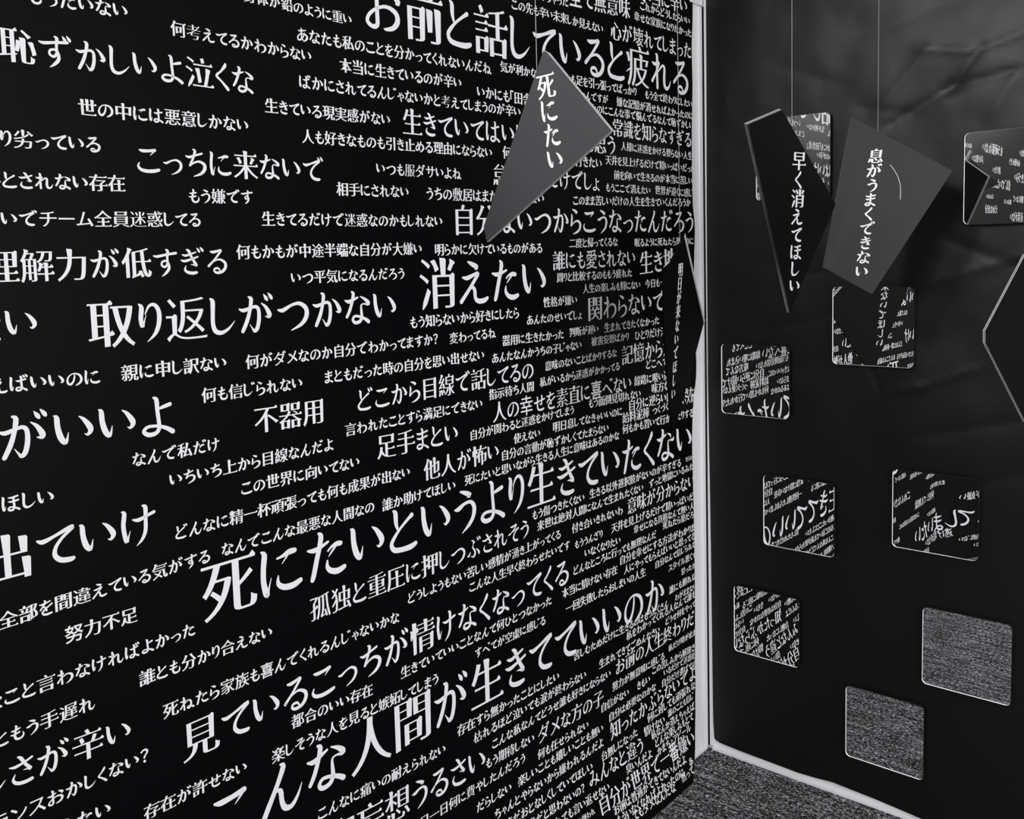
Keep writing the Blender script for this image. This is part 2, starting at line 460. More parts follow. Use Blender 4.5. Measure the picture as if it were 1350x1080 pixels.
def make_glyph(ch,k):
    bold=k in (2,4)
    base=unicodedata.normalize('NFD',ch)
    s=.74 if ch in SMALL else 1
    c=SMALL.get(base[0],base[0])
    if c in STR:
        V=[];F=[]
        sts=STR[c]+(DAK if len(base)>1 else [])
        for st in sts:
            v,f=ribbon(st,3 if k==4 else k,1.22 if bold else 1);b=len(V);V+=v;F+=[tuple(b+i for i in t) for t in f]
        return [((x*.9*s+(5 if s==1 else 10))/100,(y*.86*s-4)/100) for x,y in V],F
    for caps_on,fat in ((True,.006 if bold else 0),(True,.002),(False,.004 if bold else 0),(False,-.006)):
        L=style(ch,caps_on,fat); v,f=faces(L)
        A=sum(area(l) for l in L)
        if abs(tri_area(v,f)-A)<.012*A: return v,f
    L=[shift(clean(p),lambda m:.01) for p in outline(ch)]; v,f=faces(L)
    if abs(tri_area(v,f)-sum(area(l) for l in L))<.01: return v,f
    return faces([clean(p) for p in outline(ch)])

CACHE = {}
def glyph(ch, k):
    key = (ch, k)
    if key not in CACHE:
        v, f = make_glyph(ch, k)
        CACHE[key] = (v, f, min(p[0] for p in v), max(p[0] for p in v))
    return CACHE[key]
def advance(ch):
    g = glyph(ch, 2)
    if is_kana(ch) or ch in '「」？':
        return g[3] - g[2] + 0.10, g[2] - 0.05
    return 1.0, 0.0
def lay_out(text, k):
    """one line of type at size 1: (vertices, faces, width)"""
    V, F = [], []
    x = 0.0
    for ch in text:
        a, off = advance(ch)
        v, f, _, _ = glyph(ch, k)
        b = len(V)
        V += [(p[0] - off + x, p[1] - 0.385) for p in v]
        F += [tuple(b + i for i in t) for t in f]
        x += a
    return V, F, x

# ------------------------------------------------------------------ room sizes
Y = 2.42442          # plane of the black wall with the mirrors
WALL_H = 2.32
SEAM = 1.045
def pl(z, tab):
    for (a, b), (c, d) in zip(tab, tab[1:]):
        if a <= z <= c:
            return b + (d - b) * (z - a) / (c - a)
    return tab[0][1] if z < tab[0][0] else tab[-1][1]
EDGE = [(0.0, 2.220), (0.033, 2.251), (0.076, 2.281), (0.157, 2.3185), (0.236, 2.341), (0.32, 2.346), (0.46, 2.348), (0.7, 2.345), (0.95, 2.340), (1.08, 2.348), (1.12, 2.362), (1.17, 2.3655), (1.3, 2.352), (1.45, 2.356),
        (1.56, 2.364), (1.62, 2.353), (1.8, 2.352), (1.95, 2.360), (2.05, 2.357), (2.12, 2.364), (2.3, 2.37)]
def edge_u(z):
    return pl(z, EDGE)
def paper_x(u, z):
    x = 0.0
    if z < 0.32:
        s = min(max((u - 0.2) / 1.2, 0), 1)
        t = (0.32 - z) / 0.32
        x += 0.062 * t * t * (0.35 + 0.65 * s)
    x += 0.0022 * noise.noise(Vector((u * 2.3, z * 2.3, 4.1)))
    return x

# ------------------------------------------------------------------ floor
fl = structure(mesh_obj('floor', [(-0.1, -3.2, 0), (4.2, -3.2, 0), (4.2, Y + 0.1, 0), (-0.1, Y + 0.1, 0)], [(0, 1, 2, 3)], M_CARPET))

# ------------------------------------------------------------------ left wall: white board, two sheets of printed paper, the lettering
U0 = -1.7
wl = structure(boxes('wall_left', [((-0.05, U0, 0), (-0.008, Y + 0.05, WALL_H))], M_WHITE))
def sheet(z0, z1, lift):
    nu, nz = 150, max(8, int((z1 - z0) / 0.022))
    V, F = [], []
    for j in range(nz + 1):
        z = z0 + (z1 - z0) * j / nz
        for i in range(nu + 1):
            u = U0 + (edge_u(z) - U0) * i / nu
            V.append((paper_x(u, z) + lift, u, z))
    for j in range(nz):
        for i in range(nu):
            a = j * (nu + 1) + i
            F.append((a, a + 1, a + nu + 2, a + nu + 1))
    return V, F
v, f = sheet(0.003, SEAM + 0.02, -0.0012)
mesh_obj('paper_sheet', v, f, M_PAPER, wl, smooth=True)
v, f = sheet(SEAM, WALL_H - 0.02, 0.0004)
mesh_obj('paper_sheet', v, f, M_PAPER, wl, smooth=True)

PHRASES = '''もったいない 577 1869 723 1870
恥ずかしいよ泣くな 536 1798 937 1793
何考えてるかわからない 789 1857 1056 1850
身体が鉛のように重い 923 1931 1150 1927
お前と話していると疲れる 1175 1964 2342 1963
あなたも私のことを分かってくれないんだね 1025 1884 1526 1887
本当に生きているのが辛い 1116 1843 1433 1847
気が利かな|い 1553 1896 1678 1896
この先も辛い未来しか見えない 1595 2034 1936 2033
全て無意味 1801 2090 2054 2099
もう疲れちゃった 1618 2069 1800 2072
本当に辛い 2102 2150 2336 2156
これからどうしたらいい 2098 2118 2348 2118
幸せな家族になりたかった 2070 2087 2357 2086
心が壊れてしまった 1965 2036 2356 2038
いかにも「田|舎者」 1477 1836 1626 1835
い^つも足を引っ張ってばっかり 1774 1899 2078 1898
もう全て終わりにしたい 2115 1897 2356 1895
どうしたらい^いんですが 1836 1867 1952 1866
嫌な記憶が消せればよかったのに 1987 1866 2361 1863
生まれてき^たのにこんな事で悩んでるなんて恥ずかしい 1878 1840 2360 1836
常識を知らなすぎる 1967 1801 2350 1797
ばかにされてるんじゃないかと考えてしまうのが辛い 1025 1804 1618 1806
生きている現実感がない 953 1756 1234 1756
生きていてはいけないんだと思う 1263 1756 1981 1758
人様に迷惑をかける要らない人生 2003 1758 2353 1752
何も考えずに遠くに行きたい 1553 1715 1921 1710
天井を見上げるだけで精いっぱいだった 1935 1720 2366 1718
前を向いて生きるのが本当に苦しい 1970 1685 2352 1684
もうここで消えたい 1934 1653 2137 1651
世界が遠くに感じ 2158 1653 2354 1650
怠けてるだけでしょ 1519 1666 1911 1664
人も好きなものも引き止める理由にならない 1026 1711 1521 1712
いつも服ダサいよね 1193 1664 1425 1663
世の中には悪意しかない 638 1723 921 1720
人より^劣っている 546 1672 669 1672
こっちに来ないで 719 1655 1073 1654
必要^とされない存在 527 1616 702 1617
もう嫌です 803 1602 923 1603
相手にされない 1098 1622 1276 1622
うちの敷居はまたがせたくない 1321 1621 1693 1620
お前のせ^いでチーム全員迷惑してる 522 1564 824 1565
生きてるだけで迷惑なのかもしれない 936 1567 1366 1566
自分はいつからこうなったんだろう 1394 1569 2357 1572
このまま苦しいだけの人生を生きていくんだろうか 1799 1618 2341 1624
理解力が低すぎる 494 1499 869 1499
何もかもが中途半端な自分が大嫌い 884 1512 1306 1512
明らかに欠けているものがある 1340 1509 1683 1508
いつ平気になるんだろう 989 1466 1257 1465
生きる価値がな^い 516 1422 564 1422
取り返しがつかない 630 1411 1235 1405
消えたい 1292 1441 1699 1438
二度と帰ってくるな 1782 1517 1984 1519
眠るように死ねたら楽なのに 2058 1516 2354 1518
誰にも愛されない 1718 1477 2063 1478
生き地|獄 2079 1461 2258 1469
周りと比較するのももう疲れた 1732 1438 2046 1439
人生の楽しみも特にない 1832 1407 2084 1407
今日も一|日が長い 2104 1407 2202 1409
性格が嫌い 1681 1383 1810 1383
関わらないで 1849 1357 2202 1359
あんたのせいでしょ 1620 1347 1828 1346
もう知らないから好きにしたら 1264 1368 1596 1366
何がダメなのか自分でわかってますか？ 890 1329 1341 1330
変わってるね 1373 1327 1517 1328
器用に生きたかった 1536 1308 1755 1305
判断が遅い 1775 1306 1894 1307
生まれてきたくなかった 1917 1306 2172 1308
も|う無理 2188 1307 2213 1307
被害妄想ばかり 1862 1277 2027 1277
ひとりだけ浮|いてる 2052 1276 2205 1275
まともだった時の自分を思い出せない 1050 1285 1478 1284
あんたなんかうちの子じゃない 1500 1273 1823 1274
親に申し訳ない 676 1335 856 1334
消えてしま^えばいいのに 491 1339 646 1335
何も信じられない 806 1284 1004 1282
不器用 900 1229 1049 1227
どこから目線で話してるの 1122 1232 1642 1234
指示待ち人間 1487 1195 1640 1196
意味のないことばかりするな 1680 1236 1971 1240
記憶から|消した 1991 1229 2187 1232
私がいるから迷惑がかかってる 1660 1201 1983 1205
どこへで|も 2103 1194 2212 1194
人の幸せを素直に喜べない 1496 1155 2036 1157
線路に吸い込|まれ 2047 1157 2218 1154
味方な|んて 2129 1127 2219 1127
もう面倒見切れない 1844 1127 2078 1122
自分に逆らい続けてきた 2018 1097 2351 1093
給料泥棒 1990 1068 2117 1066
つくづく使えない人間 2131 1066 2356 1074
言われたことすら満足にできない 1092 1182 1467 1181
何もかも置いて行かれたりする 1989 1039 2346 1032
足手まとい 1166 1137 1391 1131
自分が関わると迷惑をかけてしまう 1423 1117 1787 1121
なんで私だけ 684 1202 835 1202
いちいち上から目線なんだよ 742 1159 1066 1162
この世界に向いてない 868 1119 1125 1119
使えない 1564 1086 1658 1086
明日息してなきゃいいのに 1703 1090 1992 1088
自分の言動が恥ずかしくてたまらない 1520 1056 1929 1055
死にたいと思いながら生きる人生に意味はあるのかな 1403 1024 1975 1028
他人が怖い 1287 1068 1516 1070
誰か助けてほしい 1175 1022 1377 1022
死んだほう^がいいよ 495 1265 762 1263
認めて^ほしい 495 1175 568 1173
出ていけ 463 1099 721 1102
どんなに精一杯頑張っても何も成果が出ない 746 1073 1251 1075
人生の選択^全部を間違えている気がする 480 1014 807 1023
なんでこんな最悪な人間なの 826 1025 1157 1026
努力不足 567 966 678 965
死にたいというより生きていたくない 784 962 2340 966
孤独と重圧に押しつぶされそう 996 870 1611 876
もう傷つきたくない 1621 899 1822 900
生きる以外選択肢がないのが辛すぎる 1841 901 2275 901
きらわ 2298 904 2339 904
来世は絶対人間になんて生まれたくない 1638 869 2083 870
ずっと地獄にいるみた 2109 871 2342 878
意味が分からない 2004 833 2349 836
付き合いきれないわ 1768 832 1986 831
天井を見上げるだけで精いっぱいだ 1932 793 2340 790
幸せになる資格なんて無い人 2032 765 2342 763
どうしようもない苦しい感情が湧き上がってくる 1231 820 1726 832
こんな人生早く終わらせたいです 1406 792 1760 797
もううんざり 1777 790 1895 791
いなくなりたい 1816 759 1973 755
どんなところに行っても無理なんだ 1769 727 2142 728
死ねたら楽だろ 2174 742 2341 737
自分を幸せにする方法がわかりま 1965 700 2345 699
人にやってもらえばいいと思ってる 1983 670 2346 674
本当に情けない存在 1723 684 1955 682
一回失敗したらおしまいの人生 1737 643 2087 639
自分なんて信じられな 2132 643 2351 649
スタイル悪くて 2200 615 2350 617
甘ったれ 2267 586 2350 586
誰にも頼れな 2203 551 2349 554
わがままない 2233 521 2353 524
苦しむためだけに生きるのはもうたくさん 1763 515 2199 517
私をわかってくれる人なんて誰も 1989 490 2347 502
どうせ何をやって 2181 468 2347 473
見ているこっちが情けなくなってくる 735 730 1756 735
都合のいい存在 945 681 1134 673
生きていていいことなんて何ひとつなかった 1205 676 1686 683
すべてが空虚に感じる 1417 643 1661 642
楽しそうな人を見ると嫉妬してしまう 901 636 1309 631
こんな人間が生きてていいのか 771 575 2183 560
存在すら無かったことにしたい 1357 494 1707 490
枯れるほど泣いても涙が終わらない 1406 457 1813 455
こんな私なんてどうせ誰も好きにならない 1463 419 1917 420
生まれてきてごめんなさい 1866 458 2153 458
お前の人生終わりだ 1937 424 2340 432
もう期待しない 1441 384 1610 376
ダメな方の子 1621 373 1884 370
努力が無意味に感じる 1922 378 2176 375
私だけ時が止ま 2196 386 2347 387
この苦しみから解放さ 2110 353 2341 343
いるだけで迷惑を 2169 326 2341 319
自分だけ逃げての 2157 299 2347 293
存在が許せない 667 647 853 644
こんなに痛いの耐えられない 991 487 1322 474
被害^妄想うるさい 1079 421 1445 401
きもい 2034 338 2101 337
自信がない 1870 341 1998 339
自分は必要なのかな 1903 303 2129 305
知ったかぶらないでよ 1906 264 2344 270
何に対しても頑張れな 2076 232 2334 234
情けない 2054 204 2159 201
誰のことも信じ 2176 207 2319 207
私なんか消えちゃえば 2084 182 2316 179
どんな楽しみもとて 2094 158 2300 156
かまちょアピール 2098 134 2277 134
台無しになった 1860 218 2026 220
みんなと違う 1799 187 2044 181
何も任せられない 1619 326 1819 323
楽しいことも嬉しいことも無い 1546 294 1879 290
だらしない 1407 299 1525 296
ちゃんとやらないから嫌われるんだよ 1461 257 1876 254
ま^だおとなしくしていてほしい 1519 220 1823 215
恥^だと思わないの？ 1595 184 1781 179
何を言われ^ても言い返せない 1681 148 1875 142
また^嫌われ 1751 115 1803 114
自分が世界で一番嫌い 1818 112 2285 105
臭いんだよ 1951 148 2075 143
お前は普通ができてないんだよ 1870 81 2220 70
もう^いなくなればよかったのに 1913 55 2197 45
何を^してもダメなんだな 1915 41 2140 30
黙って 2174 34 2241 34
あ 2228 54 2250 54
バラ^ンスおかしくない？ 475 735 682 739
もう消え^たい 565 685 618 683
苦し^さが辛い 477 797 658 792
きっ^ともう手遅れ 462 851 605 854
あんな^こと言わなければよかった 479 906 773 911
誰とも分かり合えない 673 861 917 859
死ねたら家族も喜んでくれるんじゃないかな 708 795 1209 793
今^日一日何に費やしたんだろう 1240 347 1576 343'''
# further lines on the stretch of the same wall left of the picture and low down, which the mirrors show
EXTRA = [('何もいらない', 0.08, 0.455, 0.043), ('見ないで', 0.20, 0.515, 0.025), ('息をするのも辛い', 0.02, 0.41, 0.025), ('また朝が来る', 0.22, 0.375, 0.025), ('どうでもいい', -0.12, 0.245, 0.025), ('逃げ場がない', 0.20, 0.135, 0.043),
         ('忘れてほしい', 0.56, 0.125, 0.025), ('つまらない', 0.02, 0.06, 0.025), ('消えそう', 0.32, 0.05, 0.025), ('心配しないで', 0.68, 0.50, 0.025), ('孤独', 0.86, 0.42, 0.062),
         ('もう消えてしまいたい', -0.26, 0.195, 0.102), ('何をしても無駄', 0.30, 0.335, 0.043), ('ごめんなさい', 0.62, 0.40, 0.043), ('眠れない夜が続く', 0.45, 0.475, 0.025),
         ('誰か気付いて', 0.60, 0.545, 0.025), ('明日が怖い', 0.30, 0.43, 0.025), ('このまま消えたら楽なのに', 0.50, 0.285, 0.025), ('頑張れない', 0.28, 0.255, 0.025),
         ('どうして私だけ', -0.1, 0.36, 0.025), ('疲れた', 0.80, 0.33, 0.025), ('助けて', 0.76, 0.235, 0.025), ('もう無理', 0.82, 0.14, 0.043), ('息が苦しい', 0.40, 0.10, 0.025),
         ('何も感じない', 0.05, 0.095, 0.025), ('大丈夫じゃない', 0.62, 0.07, 0.025), ('自分が嫌い', -0.05, 0.29, 0.043), ('もう歩けない', -0.45, 0.42, 0.062),
         ('空っぽの毎日', 0.05, 0.60, 0.025), ('誰も見てくれない', -0.05, 0.66, 0.043), ('どこにも居場所がない', -0.35, 0.72, 0.043), ('うまく笑えない', -0.05, 0.55, 0.025),
         ('一人にしないで', -0.30, 1.78, 0.062), ('声が出ない', -0.42, 1.90, 0.043), ('逃げたい', -0.75, 1.86, 0.043), ('信じていたのに', -0.95, 1.79, 0.062), ('忘れられない', -0.62, 1.72, 0.025),
         ('心が折れそう', -1.15, 1.92, 0.043), ('もう遅い', -0.12, 1.71, 0.025), ('期待しないで', -1.25, 1.72, 0.043), ('笑われている', 0.02, 1.90, 0.025), ('明日も同じ', -0.30, 1.66, 0.025),
         ('もう頑張れない', -0.78, 1.965, 0.062), ('何のために', -0.22, 1.955, 0.030), ('空気みたい', -0.40, 1.845, 0.030), ('生きづらい', -1.30, 1.84, 0.062), ('知らないふり', -0.98, 1.70, 0.030), ('だめな自分', -0.70, 1.655, 0.050), ('帰りたい', -1.30, 1.98, 0.050), ('さよなら', -0.05, 1.84, 0.043), ('返事がない', -1.25, 1.62, 0.062), ('うるさい', -0.2, 1.55, 0.043), ('何も言えない', -0.55, 1.45, 0.062), ('比べないで', -0.1, 1.30, 0.043), ('ひとりぼっち', -0.6, 1.20, 0.095), ('分かってほしい', -0.45, 1.00, 0.043), ('苦しい', -0.2, 0.86, 0.062),
     ('終わりにしたい', 0.55, 2.06, 0.043), ('眠りたい', 0.95, 2.10, 0.06), ('夜が長い', 1.30, 2.12, 0.025), ('涙も出ない', 1.55, 2.14, 0.043), ('誰のせいでもない', 0.20, 1.98, 0.025)]
LV, LF = [], []
def add_line(text, u0, z0, u1, z1, em, k):
    V, F, w = lay_out(text, k)
    du, dz = u1 - u0, z1 - z0
    b = len(LV)
    for x, y in V:
        t = x / w
        u = u0 + du * t
        z = z0 + dz * t + y * em
        e = edge_u(z) - 0.0015
        u = min(u, e)
        LV.append((paper_x(u, z) + 0.0012, u, z))
    LF.extend(tuple(b + i for i in t) for t in F)
def wid(s):
    return sum(advance(c)[0] for c in s)
for row in PHRASES.strip().split('\n'):
    s, a, b, c, d = row.split()
    a, b, c, d = (float(q) / 1000 for q in (a, b, c, d))
    pre, rest = s.split('^') if '^' in s else ('', s)
    vis, post = rest.split('|') if '|' in rest else (rest, '')
    w = wid(vis)
    em = (c - a) / w
    slope = (d - b) / (c - a)
    ua = a - em * wid(pre)
    ub = c + em * wid(post)
    h = em * (1.03 if em > 0.035 else 0.97)
    add_line(pre + vis + post, ua, b - (a - ua) * slope, ub, d + (ub - c) * slope, h, 3 if em > 0.035 else 2)
for s, u, z, em in EXTRA:
    add_line(s, u, z, u + em * wid(s) * 0.97, z, em, 3 if em > 0.035 else 2)
lo = mesh_obj('printed_lettering', LV, LF, M_INK, wl)
lo['label'] = 'white printed serif lettering'

# ------------------------------------------------------------------ black wall: white board, crumpled paper
wr = structure(boxes('wall_right', [((-0.008, Y, 0), (3.2, Y + 0.045, WALL_H))], M_WHITE))
def crease(px, pz, a, b, wdt):
    ax, az = a
    bx, bz = b
    dx, dz = bx - ax, bz - az
    L = math.hypot(dx, dz)
    t = ((px - ax) * dx + (pz - az) * dz) / (L * L)
    d = ((px - ax) * dz - (pz - az) * dx) / L
    if t < -0.3 or t > 1.3:
        return 0.0
    fall = 1 if 0 < t < 1 else max(0, 1 - (abs(t - 0.5) - 0.5) / 0.3)
    return math.exp(-abs(d) / wdt) * fall
CREASES = [((0.52, 1.79), (0.66, 1.86), 0.014, 0.004), ((0.66, 1.86), (0.72, 1.935), 0.012, 0.004), ((0.66, 1.86), (0.80, 1.88), 0.016, 0.004), ((0.72, 1.935), (0.84, 1.97), 0.012, 0.003),
           ((0.60, 1.96), (0.72, 1.935), 0.012, -0.003), ((0.50, 1.84), (0.60, 1.95), 0.02, -0.003), ((0.76, 1.80), (0.84, 1.93), 0.018, -0.003), ((0.44, 2.02), (0.78, 2.08), 0.05, 0.002),
           ((0.45, 1.84), (0.57, 1.81), 0.014, 0.0015), ((0.50, 1.12), (0.60, 1.14), 0.009, -0.003), ((0.60, 1.14), (0.72, 1.19), 0.010, -0.003), ((0.50, 1.12), (0.47, 1.20), 0.01, 0.002),
           ((0.24, 1.28), (0.48, 1.33), 0.015, 0.002), ((0.02, 1.115), (0.16, 1.10), 0.005, 0.0015), ((0.3, 1.42), (0.46, 1.44), 0.008, 0.002),
           ((0.66, 0.88), (0.95, 1.0), 0.03, 0.003), ((0.9, 1.3), (1.3, 1.8), 0.03, 0.004), ((0.62, 1.40), (0.86, 1.47), 0.015, -0.003), ((0.66, 1.50), (0.80, 1.44), 0.02, 0.003),
           ((0.24, 1.97), (0.40, 1.90), 0.03, 0.0015), ((0.62, 1.02), (0.84, 1.08), 0.02, 0.003)]
def crumple(x, z):
    p = Vector((x * 2.6, z * 2.6, 1.7))
    d = 0.0060 * noise.noise(p) + 0.0030 * noise.noise(p * 2.3) + 0.0012 * noise.noise(p * 5.5)
    k = min(1.0, max(0.15, (z - 0.55) / 0.6))
    d *= k
    for a, b, wd, am in CREASES:
        d += 0.9 * am * crease(x, z, a, b, wd * 0.8)
    near = min(1, max(0, (x - 0.01) / 0.06))
    return -0.0085 + max(-0.0082, min(0.008, d * near))
BOT = [(0.0, 0.034), (0.04, 0.031), (0.1, 0.028), (0.2, 0.026), (0.28, 0.024), (0.33, 0.027), (0.38, 0.032), (0.5, 0.027), (0.62, 0.018), (0.8, 0.020), (1.2, 0.024), (3.2, 0.022)]
LFT = [(0.0, 0.020), (0.05, 0.0165), (0.1, 0.016), (0.6, 0.0135), (1.1, 0.0085), (1.6, 0.009), (2.0, 0.012), (2.4, 0.013)]
nx, nz = 340, 260
V, F = [], []
for j in range(nz + 1):
    for i in range(nx + 1):
        s = i / nx
        s = s * s * 0.45 + s * 0.55
        t = j / nz
        z = WALL_H * t
        x = pl(z, LFT) + (3.15 - pl(z, LFT)) * s
        zb = pl(x, BOT)
        if x < 0.045:
            zb += 0.012 * max(0, 1 - (x - 0.012) / 0.03) ** 2
        z = zb + (WALL_H - 0.01 - zb) * t
        V.append((x, Y + crumple(x, z), z))
for j in range(nz):
    for i in range(nx):
        a = j * (nx + 1) + i
        F.append((a, a + nx + 1, a + nx + 2, a + 1))
mesh_obj('crumpled_paper', [(x, y, z) for x, y, z in V], [tuple(reversed(q)) for q in F], M_CRUMPLE, wr, smooth=True)

# corner trim: two slim white profiles with a dark joint between, and the sill along the black wall
structure(boxes('trim_1', [((-0.0079, Y - 0.026, 0.012), (-0.0012, Y - 0.0075, 2.168))], M_TRIM, bevel=0.0015))
structure(boxes('trim_2', [((0.0030, Y - 0.0055, 0.012), (0.0195, Y - 0.0005, WALL_H))], M_TRIM, bevel=0.0012))
structure(boxes('trim_3', [((-0.0079, Y - 0.0072, 0.012), (0.0029, Y - 0.0015, 2.168))], M_GAP))
structure(boxes('trim_4', [((-0.0079, Y - 0.075, 2.171), (0.0005, Y - 0.006, WALL_H))], M_TRIM, bevel=0.0015))
structure(boxes('baseboard_right', [((0.012, Y - 0.0085, 0.0), (3.2, Y - 0.0002, 0.0115))], M_TRIM, bevel=0.002))
structure(boxes('baseboard_left', [((-0.0079, 2.2, 0.0), (-0.001, Y - 0.009, 0.012))], M_TRIM, bevel=0.002))

# steel rails above the picture that the strings are tied to
structure(boxes('trim_5', [((0.24, 1.0, 2.60), (0.31, Y, 2.63)), ((0.49, 1.0, 2.60), (0.62, Y, 2.63)), ((0.0, Y - 0.35, 2.63), (1.7, Y - 0.3, 2.66)), ((1.03, 1.0, 2.60), (1.09, Y, 2.63))], M_RAIL, bevel=0.003))

# ------------------------------------------------------------------ mirrors
def rrect(x0, x1, z0, z1, r, n=6):
    pts = []
    for cx, cz, a0 in ((x1 - r, z1 - r, 0), (x0 + r, z1 - r, 90), (x0 + r, z0 + r, 180), (x1 - r, z0 + r, 270)):
        for k in range(n + 1):
            t = math.radians(a0 + 90 * k / n)
            pts.append((cx + r * math.cos(t), cz + r * math.sin(t)))
    return pts
def mirror(lab, x0, x1, z0, z1, warp=None, tilt=(0, 0)):
    w, h = x1 - x0, z1 - z0
    cx, cz = (x0 + x1) / 2, (z0 + z1) / 2
    yb, yf = Y - 0.0165, Y - 0.0195
    root = empty('mirror_tile', (cx, Y - 0.0165, cz))
    thing(root, lab, 'mirror', 'square mirror tiles on the black wall')
    R = 0.013
    # backing slab with a thin raised lip whose inner faces catch the light
    o = rrect(x0, x1, z0, z1, R)
    i = rrect(x0 + 0.0012, x1 - 0.0012, z0 + 0.0012, z1 - 0.0012, R - 0.0012)
    n = len(o)
    V = [(a, yb, b) for a, b in o] + [(a, yf - 0.0022, b) for a, b in o] + [(a, yf - 0.0022, b) for a, b in i] + [(a, yf + 0.0004, b) for a, b in i]
    F, mi = [], []
    F.append(tuple(reversed(range(n)))); mi.append(0)
    for k in range(n):
        q = (k + 1) % n
        F.append((k, q, n + q, n + k)); mi.append(0)
        F.append((n + k, n + q, 2 * n + q, 2 * n + k)); mi.append(0)
        F.append((2 * n + k, 2 * n + q, 3 * n + q, 3 * n + k)); mi.append(1)
    mesh_obj('mirror_backing', V, F, None, root, mats=[M_BACK, M_BEVEL], midx=mi)
    # the reflecting face: a fine grid so that the slight warp of a sheet mirror can be modelled
    g = 48
    xa, xb, za, zb = x0 + 0.0010, x1 - 0.0010, z0 + 0.0010, z1 - 0.0010
    rr = R - 0.001
    bm = bmesh.new()
    ring = rrect(xa, xb, za, zb, rr)
    bmesh_f = bm.faces.new([bm.verts.new((a, yf, b)) for a, b in ring])
    for q in range(1, g):
        x = xa + (xb - xa) * q / g
        bmesh.ops.bisect_plane(bm, geom=bm.verts[:] + bm.edges[:] + bm.faces[:], plane_co=(x, 0, 0), plane_no=(1, 0, 0))
    for q in range(1, 12):
        z = za + (zb - za) * q / 12
        bmesh.ops.bisect_plane(bm, geom=bm.verts[:] + bm.edges[:] + bm.faces[:], plane_co=(0, 0, z), plane_no=(0, 0, 1))
    bm.normal_update()
    for fc in bm.faces:
        if fc.normal.y > 0:
            fc.normal_flip()
        fc.smooth = True
    for vt in bm.verts:
        s, t = (vt.co.x - cx) / w, (vt.co.z - cz) / h
        d = tilt[0] * s * w + tilt[1] * t * h
        if warp:
            d += warp(s, t)
        vt.co.y -= max(-0.0004, min(0.0018, d))
    me = bpy.data.meshes.new('mirror_face')
    bm.to_mesh(me)
    bm.free()
    me.materials.append(M_MIRROR)
    fo = bpy.data.objects.new('mirror_face', me)
    COLL.objects.link(fo)
    fo.parent = root
    fo.matrix_parent_inverse = Matrix.Translation(-root.location)
    return root
def warp_right(s, t):
    # the sheet lifts off the wall towards its right edge
    if s < 0.02:
        return 0.0
    q = (s - 0.02) / 0.48
    return 0.0013 * q * q
mirror('square mirror tile hanging behind the narrow black panel, highest near the corner', 0.1668, 0.3746, 1.6200, 1.8370)
mirror('square mirror tile cut by the right frame edge, above the black panel', 0.6960, 0.9040, 1.5346, 1.7506)
mirror('square mirror tile under the tip of the large grey-lit panel, reflecting a black panel', 0.3806, 0.5879, 1.1855, 1.3892)
mirror('square mirror tile beside the corner at mid height, full of mirrored small lettering', 0.0580, 0.2631, 1.0260, 1.2268)
mirror('square mirror tile left of the two at knee height, showing large mirrored lettering', 0.1852, 0.3892, 0.6657, 0.8668)
mirror('square mirror tile with warped, stretched lettering on its right half', 0.5378, 0.7435, 0.7255, 0.9289, warp=warp_right)
mirror('lowest of the mirror tiles that show lettering, low beside the corner', 0.0927, 0.2913, 0.3338, 0.5306)
mirror('higher of the two mirror tiles that reflect the grey carpet', 0.6151, 0.8210, 0.3858, 0.5877)
mirror('lower of the two mirror tiles that reflect the grey carpet, nearest the floor', 0.4203, 0.6227, 0.1282, 0.3263)

# ------------------------------------------------------------------ hanging panels
PANELS = {
    'P1': dict(em=1.15, n=(-0.1736,-0.9848,0.0000), pts=[(0.3349,1.2858,1.8395),(0.3453,1.2840,1.8339),(0.4916,1.2582,1.6874),(0.1648,1.3158,1.5201),(0.1559,1.3174,1.5486)], col=('死にたい',(0.3364,1.2856,1.8008),(0.3613,1.2812,1.6341)), hang=(0.3140,1.2895,1.8018)),
    'P2': dict(n=(0.9222,-0.1960,-0.3335), pts=[(0.5109,1.6801,1.7295),(0.5407,1.7655,1.7616),(0.5358,2.0424,1.5854),(0.4429,2.0120,1.3464)], col=('早く消えてほしい',(0.5342,1.8594,1.6886),(0.4574,2.0038,1.3912)), hang=(0.5436,1.8114,1.7427)),
    'P3': dict(n=(0.5736,-0.8192,0.0000), pts=[(0.5357,2.1281,1.7803),(0.7147,2.2535,1.6536),(0.5748,2.1556,1.3828),(0.4857,2.0932,1.4472)], col=('息がうまくできない',(0.5810,2.1599,1.7080),(0.5542,2.1411,1.4194)), hang=(0.5835,2.1616,1.7413)),
    'P4': dict(n=(0.9525,0.2938,-0.0800), pts=[(0.3028,1.7982,1.5296),(0.2089,2.0455,1.3205),(0.2630,1.8039,1.0765),(0.3221,1.6794,1.3234),(0.3418,1.6476,1.4404)], col=('明日が来ないでほしい',(0.3040,1.7777,1.4681),(0.2770,1.7829,1.1660)), hang=(0.3122,1.7633,1.5133)),
    'P5': dict(n=(0.7660,-0.6428,0.0000), pts=[(0.9646,1.5632,1.3608),(1.0066,1.6133,1.4758),(1.0798,1.7005,1.4925),(1.1095,1.7359,1.2992),(1.0106,1.6181,1.2147),(0.9649,1.5635,1.3421)]),
}
THREAD = [(0.6047,2.1765,1.6718),(0.6122,2.1817,1.6598),(0.6190,2.1865,1.6444),(0.6231,2.1894,1.6274),(0.6239,2.1900,1.6106),(0.6234,2.1896,1.5938)]
